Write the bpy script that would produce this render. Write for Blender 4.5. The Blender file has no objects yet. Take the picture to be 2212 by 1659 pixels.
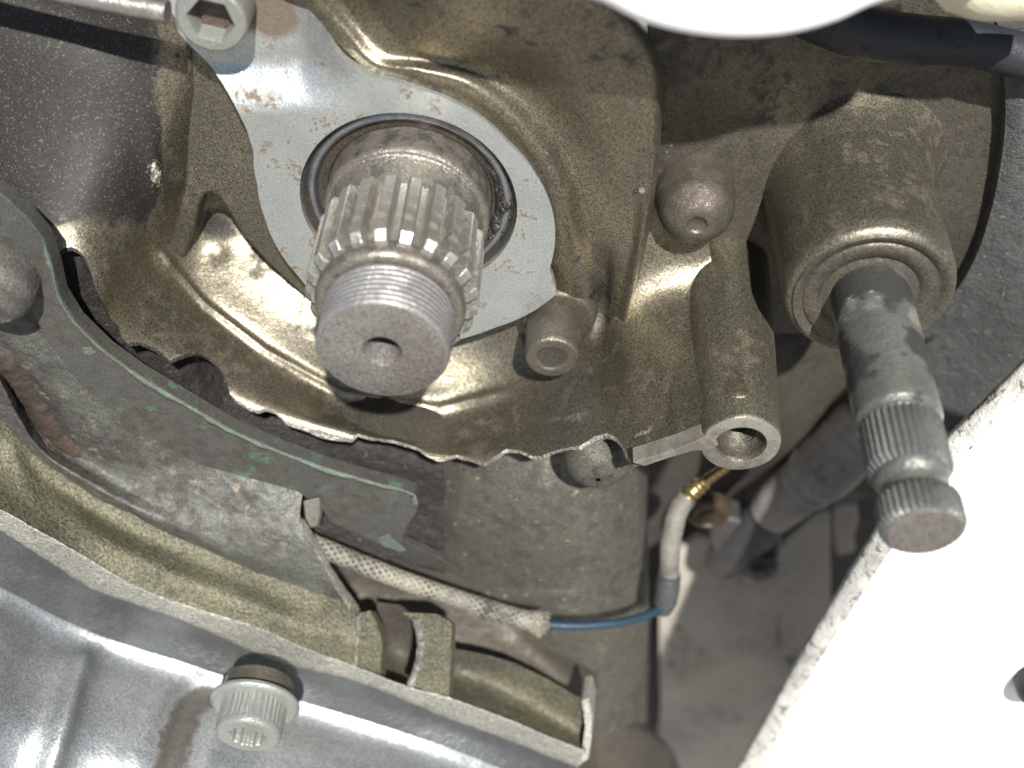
import bpy, bmesh, math, random
import numpy as np
from mathutils import Vector, Matrix
random.seed(4); rng = np.random.default_rng(7)
scene = bpy.context.scene
COL = scene.collection

# ---------------------------------------------------------------- camera, sky, sun, exposure
# Working frame in millimetres: u to the right along the engine side, v up, w outward from the engine.
F = 2600.0; CX, CY = 1106.0, 829.5                      # focal length and centre of the 2212 px wide photo
_d = np.array([201., 2720., -2600.]); _d /= np.linalg.norm(_d)
NN = -_d
VV = np.array([0, 1., 0]) - NN[1]*NN; VV /= np.linalg.norm(VV)
UU = np.cross(VV, NN)
def rays(px, py):
    r = np.stack([(px-CX)/F, -(py-CY)/F, -np.ones_like(px)], -1)
    return np.stack([r@UU, r@VV, r@NN], -1)
CAM = -rays(np.array(885.), np.array(430.))*290.0
def PA(a):                                              # (px, py, w) array -> (u, v, w)
    a = np.asarray(a, float); r = rays(a[..., 0], a[..., 1])
    t = (a[..., 2]-CAM[2])/r[..., 2]
    return CAM + r*t[..., None]
def P(px, py, w): return PA([px, py, w])
def world(a):                                           # (u, v, w) mm -> metres, Z up
    a = np.asarray(a, float)
    return np.stack([a[..., 0], -a[..., 2], a[..., 1]], -1)*0.001

cam = bpy.data.cameras.new('camera'); cam.sensor_width = 36; cam.lens = 36*F/2212
cam.clip_start = 0.005; cam.clip_end = 50
co = bpy.data.objects.new('camera', cam); COL.objects.link(co); scene.camera = co
def _w(a): return Vector((a[0], -a[2], a[1]))
cx_ = np.array([UU[0], VV[0], NN[0]]); cy_ = np.array([UU[1], VV[1], NN[1]]); cz_ = np.array([UU[2], VV[2], NN[2]])
m = Matrix.Identity(4)
for i, ax in enumerate((cx_, cy_, cz_)):
    wv = _w(ax)
    for j in range(3): m[j][i] = wv[j]
m.translation = Vector(world(CAM).tolist())
co.matrix_world = m
cam.dof.use_dof = True; cam.dof.focus_distance = 0.292; cam.dof.aperture_fstop = 42.3/4.6

SUN = np.array([12., 45., 36.]); SUN /= np.linalg.norm(SUN)      # towards the sun, (u, v, w)
sw = _w(SUN)
wd = bpy.data.worlds.new('World'); scene.world = wd; wd.use_nodes = True
nt = wd.node_tree; bg = nt.nodes['Background']
sky = nt.nodes.new('ShaderNodeTexSky'); sky.sky_type = 'NISHITA'; sky.sun_disc = False
sky.sun_elevation = math.asin(sw.z); sky.sun_rotation = math.atan2(sw.x, sw.y)
nt.links.new(sky.outputs[0], bg.inputs[0]); bg.inputs[1].default_value = 0.05
sl = bpy.data.lights.new('sun', 'SUN'); sl.energy = 5.0; sl.angle = math.radians(1.2); sl.color = (1, 0.975, 0.93)
so = bpy.data.objects.new('sun', sl); COL.objects.link(so)
so.rotation_euler = sw.to_track_quat('Z', 'Y').to_euler(); so.location = sw*2
scene.view_settings.view_transform = 'Standard'; scene.view_settings.look = 'None'
scene.view_settings.exposure = 1.1; scene.view_settings.gamma = 1

# ---------------------------------------------------------------- materials
def _n(t, typ, **k):
    n = t.nodes.new(typ)
    for a, b in k.items(): setattr(n, a, b)
    return n
def cast(name, base, alt, grime_and_shade, metallic=.6, rough=.45, grime_amt=.45, big=55, mid=260, fine=2200, grain=.35,
         bump=.25, midbump=.12, spots=None, spot_col=(0.1, 0.05, 0.03), spot_scale=180, worn=(0.62, 0.6, 0.54), wear_noise=700, spot_rough=.75, coat=0, glint=0, spec=.35):
    mt = bpy.data.materials.new(name); mt.use_nodes = True
    t = mt.node_tree; b = t.nodes['Principled BSDF']; L = t.links.new
    tc = _n(t, 'ShaderNodeTexCoord')
    def noise(scale, det=4, rgh=.55, off=0):
        mp = _n(t, 'ShaderNodeMapping'); mp.inputs['Location'].default_value = (off, off*1.7, -off)
        L(tc.outputs['Object'], mp.inputs[0])
        n = _n(t, 'ShaderNodeTexNoise'); n.inputs['Scale'].default_value = scale
        n.inputs['Detail'].default_value = det; n.inputs['Roughness'].default_value = rgh
        L(mp.outputs[0], n.inputs['Vector']); return n.outputs['Fac']
    def ramp(s, a, c):
        r = _n(t, 'ShaderNodeMapRange'); r.interpolation_type = 'SMOOTHSTEP'
        r.inputs['From Min'].default_value = a; r.inputs['From Max'].default_value = c
        L(s, r.inputs['Value']); return r.outputs['Result']
    def math_(op, x, y):
        n = _n(t, 'ShaderNodeMath', operation=op)
        for i, q in enumerate((x, y)):
            if isinstance(q, (int, float)): n.inputs[i].default_value = q
            else: L(q, n.inputs[i])
        n.use_clamp = op in ('ADD', 'MULTIPLY') ; return n.outputs[0]
    def mix(f, a, c, mode='MIX'):
        n = _n(t, 'ShaderNodeMix', data_type='RGBA', blend_type=mode)
        if isinstance(f, (int, float)): n.inputs[0].default_value = f
        else: L(f, n.inputs[0])
        for s, q in ((6, a), (7, c)):
            if isinstance(q, tuple): n.inputs[s].default_value = (*q, 1)
            else: L(q, n.inputs[s])
        return n.outputs[2]
    nb = noise(big, 5, .6); nm = noise(mid, 5, .6, 3.1); nf = noise(fine, 2, .6, 1.3); ns = noise(wear_noise, 4, .7, 7.7)
    c = mix(ramp(nb, .38, .62), base, alt)
    at = _n(t, 'ShaderNodeAttribute'); at.attribute_name = 'grime_and_shade'
    aw = _n(t, 'ShaderNodeAttribute'); aw.attribute_name = 'wear_and_shine'
    gm = math_('MULTIPLY', ramp(math_('ADD', math_('MULTIPLY', nb, .5), math_('MULTIPLY', nm, .5)), .62-grime_amt*.35, .74-grime_amt*.25), .85)
    gm = math_('MAXIMUM', gm, ramp(math_('ADD', at.outputs['Fac'], math_('MULTIPLY', math_('SUBTRACT', nm, .5), 1.1)), .35, .75))
    c = mix(gm, c, grime_and_shade)
    if spots:
        sp = math_('MULTIPLY', ramp(noise(spot_scale, 4, .65, 5.5), 1-spots-.06, 1-spots+.05), ramp(noise(spot_scale*4, 3, .6, 2.2), .3, .6))
        c = mix(sp, c, spot_col)
    wm = ramp(math_('ADD', aw.outputs['Fac'], math_('MULTIPLY', math_('SUBTRACT', ns, .5), 1.2)), .4, .65)
    c = mix(wm, c, worn)
    g = _n(t, 'ShaderNodeMapRange'); g.inputs['To Min'].default_value = 1-grain*1.2; g.inputs['To Max'].default_value = 1+grain*1.2
    g.inputs['From Min'].default_value = .25; g.inputs['From Max'].default_value = .75
    L(nf, g.inputs['Value'])
    cg = _n(t, 'ShaderNodeCombineColor')
    for i in range(3): L(g.outputs[0], cg.inputs[i])
    c = mix(1.0, c, cg.outputs[0], 'MULTIPLY')
    if glint:
        vo = _n(t, 'ShaderNodeTexVoronoi'); vo.inputs['Scale'].default_value = 3000; L(tc.outputs['Object'], vo.inputs['Vector'])
        sp2 = _n(t, 'ShaderNodeSeparateColor'); L(vo.outputs['Color'], sp2.inputs[0])
        c = mix(math_('MULTIPLY', ramp(sp2.outputs[0], .9, .97), glint*.45), c, (.22, .205, .145))
        c = mix(math_('MULTIPLY', ramp(sp2.outputs[1], .9, .93), glint*.9), c, (.02, .022, .016))
    L(c, b.inputs['Base Color'])
    # grime is less metallic and duller
    mm = _n(t, 'ShaderNodeMapRange'); mm.inputs['To Min'].default_value = metallic; mm.inputs['To Max'].default_value = metallic*.18
    L(gm, mm.inputs['Value']); msrc = mm.outputs[0]
    if spots:
        mm2 = math_('MULTIPLY', msrc, math_('SUBTRACT', 1.0, sp)); msrc = mm2
    L(msrc, b.inputs['Metallic'])
    rr = math_('ADD', math_('MULTIPLY', gm, .24), math_('ADD', rough-.1, math_('MULTIPLY', nm, .2)))
    if spots: rr = math_('MAXIMUM', rr, math_('MULTIPLY', sp, spot_rough))
    L(rr, b.inputs['Roughness'])
    b1 = _n(t, 'ShaderNodeBump'); b1.inputs['Strength'].default_value = bump; b1.inputs['Distance'].default_value = .0004
    L(nf, b1.inputs['Height'])
    b2 = _n(t, 'ShaderNodeBump'); b2.inputs['Strength'].default_value = midbump; b2.inputs['Distance'].default_value = .002
    nc = noise(950, 3, .65, 4.4)
    b3 = _n(t, 'ShaderNodeBump'); b3.inputs['Strength'].default_value = min(1, bump*1.1); b3.inputs['Distance'].default_value = .0008
    L(nc, b3.inputs['Height']); L(b1.outputs[0], b3.inputs['Normal'])
    L(nm, b2.inputs['Height']); L(b3.outputs[0], b2.inputs['Normal']); L(b2.outputs[0], b.inputs['Normal'])
    b.inputs['Specular IOR Level'].default_value = spec
    if coat: b.inputs['Coat Weight'].default_value = coat
    return mt
MAT = {}
MAT['olive'] = cast('olive_cast_metal', (.188, .166, .12), (.16, .142, .106), (.015, .013, .0115), .85, .39, .26, grain=.6, bump=.13, midbump=.03, worn=(.48, .45, .36), glint=.5)
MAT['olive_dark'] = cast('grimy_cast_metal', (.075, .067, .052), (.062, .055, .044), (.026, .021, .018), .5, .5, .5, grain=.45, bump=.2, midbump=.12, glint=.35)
MAT['green'] = cast('green_cast_metal', (.15, .139, .103), (.16, .145, .107), (.05, .042, .033), .8, .4, .28, grain=.6, bump=.15, midbump=.04, glint=.5)
MAT['wall'] = cast('brown_gearbox_wall', (.098, .086, .067), (.078, .07, .056), (.04, .034, .028), .6, .46, .45, grain=.4, bump=.2, midbump=.2, mid=420, glint=.2)
MAT['black'] = cast('black_grimy_wall', (.017, .0155, .014), (.024, .021, .018), (.01, .009, .0085), .25, .55, .5, grain=.5, bump=.5, midbump=.4, spots=.33, spot_col=(.1, .085, .062), spot_scale=700)
MAT['lower'] = cast('lower_case_metal', (.095, .09, .074), (.11, .103, .083), (.034, .03, .026), .5, .47, .62, grain=.5, bump=.25, midbump=.15, spots=.34, spot_col=(.2, .18, .11), spot_scale=420, glint=.4)
MAT['flange'] = cast('grey_gasket_flange', (.06, .06, .054), (.072, .068, .06), (.034, .029, .025), .25, .5, .5, grain=.4, bump=.2, midbump=.15, spots=.37, spot_col=(.055, .1, .072), spot_scale=110, spot_rough=.6)
MAT['rib'] = cast('grey_rib_metal', (.085, .086, .076), (.075, .073, .064), (.034, .031, .027), .25, .52, .55, grain=.45, bump=.3, midbump=.3, glint=.3, spots=.36, spot_col=(.16, .13, .1), spot_scale=240)
MAT['rust'] = cast('rusty_groove', (.05, .033, .022), (.04, .03, .024), (.02, .017, .015), .1, .6, .4, grain=.4, midbump=.4)
MAT['gold'] = cast('speckled_gold_metal', (.108, .102, .066), (.092, .087, .058), (.046, .041, .031), .4, .55, .3, grain=.6, bump=.6, fine=1700, glint=.9)
MAT['raw'] = cast('fractured_bright_metal', (.34, .325, .28), (.26, .245, .215), (.07, .06, .05), .65, .42, .6, grain=.45, bump=.9, fine=1400, midbump=.6)
MAT['strip'] = cast('rough_bright_metal', (.3, .29, .25), (.25, .245, .215), (.13, .118, .1), .5, .45, .25, grain=.5, bump=.7, fine=1600)
MAT['machined'] = cast('machined_worn_metal', (.27, .26, .225), (.22, .21, .18), (.08, .068, .055), .6, .42, .6, grain=.25, bump=.12, midbump=.05, mid=350)
MAT['silver'] = cast('silver_cover', (.3, .315, .315), (.26, .272, .272), (.06, .054, .048), .8, .42, .2, grain=.4, midbump=.03, bump=.15, fine=2000)
MAT['shadeband'] = cast('shade_painted_rim_metal', (.085, .09, .09), (.07, .072, .072), (.05, .044, .038), .6, .4, .3, grain=.25)  # shadow band below the bright rim, painted as a dark base colour
MAT['plate'] = cast('retainer_plate_steel', (.4, .42, .405), (.35, .37, .36), (.12, .095, .075), .75, .36, .26, grain=.25, bump=.12, midbump=.05, spots=.4, spot_col=(.11, .085, .06), spot_scale=190)
MAT['steel'] = cast('worn_steel', (.4, .39, .36), (.34, .31, .27), (.15, .115, .085), .9, .34, .3, grain=.2, bump=.12, mid=320)
MAT['tooth'] = cast('spline_steel', (.44, .43, .4), (.35, .33, .29), (.16, .125, .095), .85, .36, .35, grain=.2, bump=.15, mid=420)
MAT['thread'] = cast('threaded_steel', (.22, .215, .21), (.18, .175, .17), (.1, .088, .078), .5, .42, .4, grain=.3, bump=.25)
MAT['brassy'] = cast('oily_collar', (.25, .235, .2), (.2, .185, .16), (.08, .066, .054), .85, .36, .5, grain=.3, bump=.3)
MAT['endface'] = cast('shaft_end_face', (.17, .16, .148), (.14, .13, .12), (.085, .073, .062), .4, .45, .45, grain=.5, bump=.3, glint=.5)
MAT['seal'] = cast('oily_seal', (.05, .047, .045), (.08, .065, .05), (.025, .02, .018), .5, .28, .4, grain=.4, bump=.3, spots=.32, spot_col=(.25, .2, .15), spot_scale=900)
MAT['grease'] = cast('gritty_grease', (.022, .019, .017), (.03, .025, .021), (.012, .011, .01), .1, .28, .4, grain=.5, bump=.8, midbump=.3, fine=1500, glint=.7, spec=.6)
MAT['sealsteel'] = cast('blued_seal_ring', (.3, .32, .34), (.22, .2, .21), (.1, .08, .06), .9, .3, .3, grain=.2)
MAT['pin'] = cast('dull_pin', (.12, .11, .086), (.1, .085, .068), (.05, .04, .032), .65, .42, .35, grain=.3)
MAT['boltgrey'] = cast('zinc_bolt', (.25, .26, .24), (.22, .225, .2), (.13, .115, .095), .5, .4, .12, grain=.12)
MAT['rustrecess'] = cast('rusty_recess', (.075, .055, .042), (.06, .045, .035), (.03, .024, .02), .3, .45, .4, grain=.4, bump=.4)
MAT['shift'] = cast('shift_shaft_steel', (.17, .175, .16), (.2, .2, .18), (.032, .031, .029), .7, .36, .2, grain=.2, mid=300, worn=(.34, .34, .31), wear_noise=350)
MAT['shiftband'] = cast('serrated_steel', (.2, .205, .19), (.17, .175, .16), (.06, .056, .05), .7, .38, .25, grain=.2)
MAT['braid'] = cast('braided_sleeve', (.19, .178, .138), (.13, .122, .1), (.04, .036, .031), .05, .6, .3, grain=.35, bump=.3)
MAT['blue'] = cast('blue_wire', (.011, .03, .05), (.01, .026, .042), (.02, .02, .02), 0, .5, .5, grain=.25, bump=.1)
MAT['boot'] = cast('rubber_boot', (.045, .047, .046), (.035, .036, .036), (.025, .023, .02), 0, .5, .3, grain=.3)
MAT['greysleeve'] = cast('grey_sleeve', (.14, .13, .112), (.11, .103, .09), (.05, .045, .038), .05, .6, .3, grain=.3, midbump=.3)
MAT['brass'] = cast('brass', (.4, .29, .12), (.33, .24, .11), (.12, .09, .05), .9, .3, .2, grain=.1, bump=.05)
MAT['brown'] = cast('brown_bolt', (.075, .052, .03), (.06, .043, .027), (.03, .023, .018), .5, .34, .3, grain=.2)
MAT['hose'] = cast('dark_hose', (.26, .235, .205), (.21, .19, .17), (.11, .098, .083), .1, .5, .3, grain=.3)
MAT['bracket'] = cast('dark_bracket', (.06, .06, .062), (.075, .07, .065), (.03, .028, .026), .4, .38, .4, grain=.3, midbump=.4)
MAT['pan'] = cast('dirty_white_pan', (.34, .305, .255), (.28, .255, .215), (.17, .148, .12), 0, .55, .3, big=25, grain=.12, bump=.1, midbump=.05, spots=.33, spot_col=(.06, .05, .045), spot_scale=95)
MAT['rubber'] = cast('grey_rubber_panel', (.058, .06, .062), (.072, .07, .068), (.045, .042, .04), .1, .55, .35, grain=.35, bump=.5, midbump=.3, spots=.34, spot_col=(.2, .18, .15), spot_scale=600, glint=.2)
MAT['fairing'] = cast('white_paint', (.86, .84, .84), (.85, .83, .83), (.8, .75, .75), 0, .3, .05, grain=.03, bump=.02, midbump=.01, spots=.26, spot_col=(.62, .5, .52), spot_scale=70)
MAT['edge'] = cast('chipped_white_edge', (.5, .49, .45), (.44, .43, .4), (.25, .22, .2), .05, .5, .35, grain=.25, bump=.3, spots=.41, spot_col=(.08, .075, .065), spot_scale=260)
MAT['white'] = cast('white_frame_paint', (.85, .83, .82), (.82, .8, .79), (.75, .7, .67), 0, .35, .02, grain=.02, bump=.02, midbump=.01)
MAT['beige'] = cast('beige_paint', (.62, .58, .42), (.58, .54, .4), (.45, .42, .33), 0, .45, .1, grain=.05)
MAT['blackhose'] = cast('black_rubber', (.012, .014, .018), (.016, .018, .021), (.01, .01, .011), 0, .5, .3, grain=.3)
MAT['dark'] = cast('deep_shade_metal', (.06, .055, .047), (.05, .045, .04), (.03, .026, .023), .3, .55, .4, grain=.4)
MAT['gasket'] = cast('green_paper_gasket', (.07, .1, .077), (.085, .125, .096), (.068, .067, .058), 0, .6, .66, big=220, grain=.25)
MAT['ground'] = cast('pale_concrete', (.22, .21, .2), (.2, .19, .18), (.16, .15, .145), 0, .8, .2, big=5, mid=30, fine=300, grain=.1)

# ---------------------------------------------------------------- mesh helpers
def _hash(ix, iy, iz):
    h = (ix*374761393 + iy*668265263 + iz*2147483647) & 0xffffffff
    h = ((h ^ (h >> 13))*1274126177) & 0xffffffff
    return ((h ^ (h >> 16)) & 0xffff)/65535.0
def vnoise(p, scale, octv=3, seed=0):
    out = 0; amp = 1; tot = 0
    for o in range(octv):
        q = p/scale + seed*17.3 + o*5.1; i = np.floor(q).astype(np.int64); f = q-i; f = f*f*(3-2*f)
        r = 0
        for dx in (0, 1):
            for dy in (0, 1):
                for dz in (0, 1):
                    wgt = (f[..., 0] if dx else 1-f[..., 0])*(f[..., 1] if dy else 1-f[..., 1])*(f[..., 2] if dz else 1-f[..., 2])
                    r = r + wgt*_hash(i[..., 0]+dx, i[..., 1]+dy, i[..., 2]+dz)
        out = out + amp*(r*2-1); tot += amp; amp *= .5; scale = scale*.5
    return out/tot
def tag(o, label=None, cat=None, group=None, kind=None):
    if label: o['label'] = label
    if cat: o['category'] = cat
    if group: o['group'] = group
    if kind: o['kind'] = kind
    return o
def empty(name, base, label, cat, group=None):
    o = bpy.data.objects.new(name, None); COL.objects.link(o)
    o.empty_display_size = .005; o.location = Vector(world(np.array(base)).tolist())
    return tag(o, label, cat, group)
def link(name, me, mat, parent):
    o = bpy.data.objects.new(name, me); COL.objects.link(o)
    if mat: me.materials.append(MAT[mat])
    if parent is not None: o.parent = parent
    return o
def mk(name, verts, faces, mat, parent=None, smooth=True, attrs=None, angle=None):
    """verts in (u, v, w) mm; the object's origin is at its own base (or its parent's origin)"""
    vw = world(np.asarray(verts, float))
    if parent is None: org = np.array([vw[:, 0].mean(), vw[:, 1].mean(), vw[:, 2].min()])
    else:
        org = np.zeros(3); q = parent
        while q is not None: org = org + np.array(q.location); q = q.parent
    me = bpy.data.meshes.new(name); me.from_pydata((vw-org).tolist(), [], [tuple(map(int, f)) for f in faces])
    if attrs:
        for k, a in attrs.items():
            at = me.attributes.new(k, 'FLOAT', 'POINT'); at.data.foreach_set('value', np.asarray(a, np.float32))
    bm = bmesh.new(); bm.from_mesh(me); bmesh.ops.recalc_face_normals(bm, faces=bm.faces)
    if angle is not None:
        for e in bm.edges:
            if len(e.link_faces) == 2 and e.calc_face_angle(0) > math.radians(angle): e.smooth = False
    bm.to_mesh(me); bm.free()
    if smooth: me.polygons.foreach_set('use_smooth', [True]*len(me.polygons))
    o = link(name, me, mat, parent)
    if parent is None: o.location = org.tolist()
    return o
def cr(A, n, axis=0):
    A = np.moveaxis(np.asarray(A, float), axis, 0); k = len(A)
    if k == 1: return np.moveaxis(np.repeat(A, n, 0), 0, axis)
    B = np.concatenate([[2*A[0]-A[1]], A, [2*A[-1]-A[-2]]])
    t = np.linspace(0, k-1, n); i = np.minimum(t.astype(int), k-2); f = (t-i).reshape(-1, *([1]*(A.ndim-1)))
    p0, p1, p2, p3 = B[i], B[i+1], B[i+2], B[i+3]
    r = .5*(2*p1+(p2-p0)*f+(2*p0-5*p1+4*p2-p3)*f*f+(3*p1-p0-3*p2+p3)*f**3)
    return np.moveaxis(r, 0, axis)
def gridfaces(nv, nu, off=0, closed=False):
    f = []
    for j in range(nv-1):
        for i in range(nu if closed else nu-1):
            i2 = (i+1) % nu
            f.append((off+j*nu+i, off+j*nu+i2, off+(j+1)*nu+i2, off+(j+1)*nu+i))
    return f
def sm(x, a, b):
    t = np.clip((x-a)/(b-a), 0, 1); return t*t*(3-2*t)
def gauss(px, py, x, y, sx, sy, rot=0):
    c, s = math.cos(rot), math.sin(rot); dx, dy = px-x, py-y
    a, b = dx*c+dy*s, -dx*s+dy*c
    return np.exp(-(a/sx)**2-(b/sy)**2)
def loft(name, net, nu, nv, mat, parent=None, lumps=(.25, 9), relief=None, lip=None, grime_and_shade=None, wear_and_shine=None, back=None, angle=None, skirts=None):
    """smooth surface through a net of (px, py, w) rows; back = (du,dv,dw) closes it into a solid of that thickness"""
    g = cr(cr(np.array(net, float), nu, 1), nv, 0)
    if lip is not None:                       # cut the smooth sheet along the jagged break
        lx, ly = np.array(lip).T; o = np.argsort(lx)
        gd = cr(cr(np.array(net, float), nu, 1), 900, 0); td = np.linspace(0, 1, 900)
        cut = gd[:, :, 1] - np.interp(gd[:, :, 0], lx[o], ly[o]); start = 600
        g = np.empty((nv, nu, 3))
        for i in range(nu):
            k = np.nonzero(cut[start:, i] >= 0)[0]; e = td[start+k[0]] if len(k) else 1.0
            tt = np.linspace(0, e, nv)
            for a in range(3): g[:, i, a] = np.interp(tt, td, gd[:, i, a])
    X = PA(g)
    du = np.gradient(X, axis=1); dv = np.gradient(X, axis=0); nrm = np.cross(du, dv)
    nrm /= np.linalg.norm(nrm, axis=-1, keepdims=True)+1e-9
    view = CAM-X; sgn = np.sign((nrm*view).sum(-1).mean()); nrm *= sgn
    h = lumps[0]*vnoise(X, lumps[1], 3) + lumps[0]*.3*vnoise(X, lumps[1]*.18, 2, 3) if lumps else 0
    if relief is not None: h = h+relief(g[..., 0], g[..., 1])
    X = X+nrm*(h[..., None] if np.ndim(h) else h)
    if skirts:                                  # casting fillets: the sheet swells up to meet round bosses standing on it
        for (u0, v0, r, wf) in skirts:
            q = (X[..., 1]-X[..., 2])/SQ2; hh = (X[..., 1]+X[..., 2])/SQ2; du_ = X[..., 0]-u0
            vt = v0-.5+r*(2.0*np.exp(-(du_/(1.45*r))**2)-1)-1.6*np.maximum(0, np.abs(du_)-1.4*r)
            wq = vt-SQ2*q; b = (vt+wq)/SQ2
            fade = sm(wf-X[..., 2], 1, 14)
            kk = 5.0; d = hh-b
            sx = np.maximum(hh, b)+kk/4*np.maximum(0, 1-np.abs(d)/kk)**2
            add = np.clip(sx-hh, 0, 14)*fade*(np.abs(du_) < 3.2*r)
            X = X+add[..., None]*np.array([0, 1, 1])/SQ2
    V = X.reshape(-1, 3); f = gridfaces(nv, nu)
    at = {}
    for k, fn in (('grime_and_shade', grime_and_shade), ('wear_and_shine', wear_and_shine)):
        if fn is not None: at[k] = fn(g[..., 0], g[..., 1]).reshape(-1)
    if back is not None:
        n0 = len(V); V = np.concatenate([V, V+np.array(back)])
        f = f+[tuple(a+n0 for a in q[::-1]) for q in f]
        bd = [i for i in range(nu)]+[j*nu+nu-1 for j in range(1, nv)]+[(nv-1)*nu+i for i in range(nu-2, -1, -1)]+[j*nu for j in range(nv-2, 0, -1)]
        # border walls on their own vertices keep the rim crisp
        nb = len(bd); n1 = len(V); V = np.concatenate([V, V[bd], V[[b+n0 for b in bd]]])
        for i in range(nb): f.append((n1+i, n1+(i+1) % nb, n1+nb+(i+1) % nb, n1+nb+i))
        at = {k: np.concatenate([a, a, a[bd], a[bd]]) for k, a in at.items()}
    o = mk(name, V, f, mat, parent, attrs=at, angle=angle); o['_lip'] = 0; del o['_lip']
    return o, X
SQ2 = math.sqrt(2)
def frame(d):
    d = np.array(d, float); d /= np.linalg.norm(d)
    a = np.array([0, 1., 0]) if abs(d[1]) < .9 else np.array([1., 0, 0])
    x = np.cross(a, d); x /= np.linalg.norm(x); return x, np.cross(d, x), d
def lathe(name, prof, c, mat, parent=None, n=64, axis=(0, 0, 1), rmod=None, lumps=None, angle=38, attrs=None, w0=0):
    """prof: (radius, distance along the axis); closed to the axis where the radius is 0"""
    x, y, d = frame(axis); c = np.array([c[0], c[1], c[2] if len(c) > 2 else 0.0])
    th = np.linspace(0, 2*math.pi, n, endpoint=False); V = []
    pr = np.array(prof, float)
    r = pr[:, 0][:, None]*np.ones((1, n)); h = pr[:, 1][:, None]*np.ones((1, n))
    if rmod is not None: r = r*rmod(th[None, :], h)
    V = c+(r*np.cos(th))[..., None]*x+(r*np.sin(th))[..., None]*y+h[..., None]*d
    if lumps: 
        rad = (V-c)-((V-c)@d)[..., None]*d; rad /= np.linalg.norm(rad, axis=-1, keepdims=True)+1e-6
        V = V+rad*(lumps[0]*vnoise(V, lumps[1], 3))[..., None]
    k = len(pr); V = V.reshape(-1, 3); f = gridfaces(k, n, closed=True)
    return mk(name, V, f, mat, parent, angle=angle, attrs=attrs)
def fillet(pts, r=.5, k=4):
    """round the corners of a lathe profile"""
    out = [pts[0]]
    for i in range(1, len(pts)-1):
        a, b, c = (np.array(pts[j], float) for j in (i-1, i, i+1))
        la, lc = np.linalg.norm(a-b), np.linalg.norm(c-b); q = min(r, la*.45, lc*.45)
        p0 = b+(a-b)/la*q; p2 = b+(c-b)/lc*q
        for t in np.linspace(0, 1, k): out.append(tuple((1-t)**2*p0+2*t*(1-t)*b+t*t*p2))
    out.append(pts[-1]); return out
def tube(name, pts, r, mat, parent=None, n=20, seg=80, px=True, rmod=None, lumps=None, smooth_pts=True, cap=True, braid=False):
    A = PA(np.array(pts, float)) if px else np.array(pts, float)
    C = cr(A, seg) if smooth_pts else A
    R = np.interp(np.linspace(0, 1, len(C)), np.linspace(0, 1, len(np.atleast_1d(r))), np.atleast_1d(r)) if np.ndim(r) else np.full(len(C), r)
    T = np.gradient(C, axis=0); T /= np.linalg.norm(T, axis=1, keepdims=True)
    x = frame(T[0])[0]; th = np.linspace(0, 2*math.pi, n, endpoint=False); V = []
    L = np.concatenate([[0], np.cumsum(np.linalg.norm(np.diff(C, axis=0), axis=1))])
    for i in range(len(C)):
        x = x-T[i]*(x@T[i]); x /= np.linalg.norm(x); y = np.cross(T[i], x)
        rr = R[i]*(rmod(th, L[i]) if rmod else 1)
        V.append(C[i]+np.outer(rr*np.cos(th), x)+np.outer(rr*np.sin(th), y))
    V = np.array(V)
    if lumps:
        q = V-C[:, None]; q /= np.linalg.norm(q, axis=-1, keepdims=True); V = V+q*(lumps[0]*vnoise(V, lumps[1], 3))[..., None]
    V = V.reshape(-1, 3); f = gridfaces(len(C), n, closed=True)
    if cap:
        f += [tuple(range(n))[::-1], tuple((len(C)-1)*n+i for i in range(n))]
    at = None
    if braid: 
        hv = np.array([[rmod(th, l)] for l in L]).reshape(-1); at = {'grime_and_shade': np.clip(.5-(hv-1)*6+.5*vnoise(V, 6, 3), 0, 1)}  # weave valleys darkened in the colour to shade them, plus random dirt
    return mk(name, V, f, mat, parent, angle=60, attrs=at)
def prism(name, poly, thick, mat, parent=None, bevel=.6, px=True, seg=3, lumps=None, sub=0):
    """outline of (px, py, w) points pushed back by thick = (du, dv, dw), edges rounded"""
    A = PA(np.array(poly, float)) if px else np.array(poly, float)
    n = len(A); V = np.concatenate([A, A+np.array(thick)])
    f = [tuple(range(n)), tuple(range(2*n-1, n-1, -1))]+[(i, (i+1) % n, n+(i+1) % n, n+i) for i in range(n)]
    o = mk(name, V, f, mat, parent, smooth=True)
    md = o.modifiers.new('bevel', 'BEVEL'); md.width = bevel*.001; md.segments = seg; md.limit_method = 'ANGLE'; md.angle_limit = math.radians(35)
    o.data.polygons.foreach_set('use_smooth', [True]*len(o.data.polygons))
    md.harden_normals = True
    return o
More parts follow.
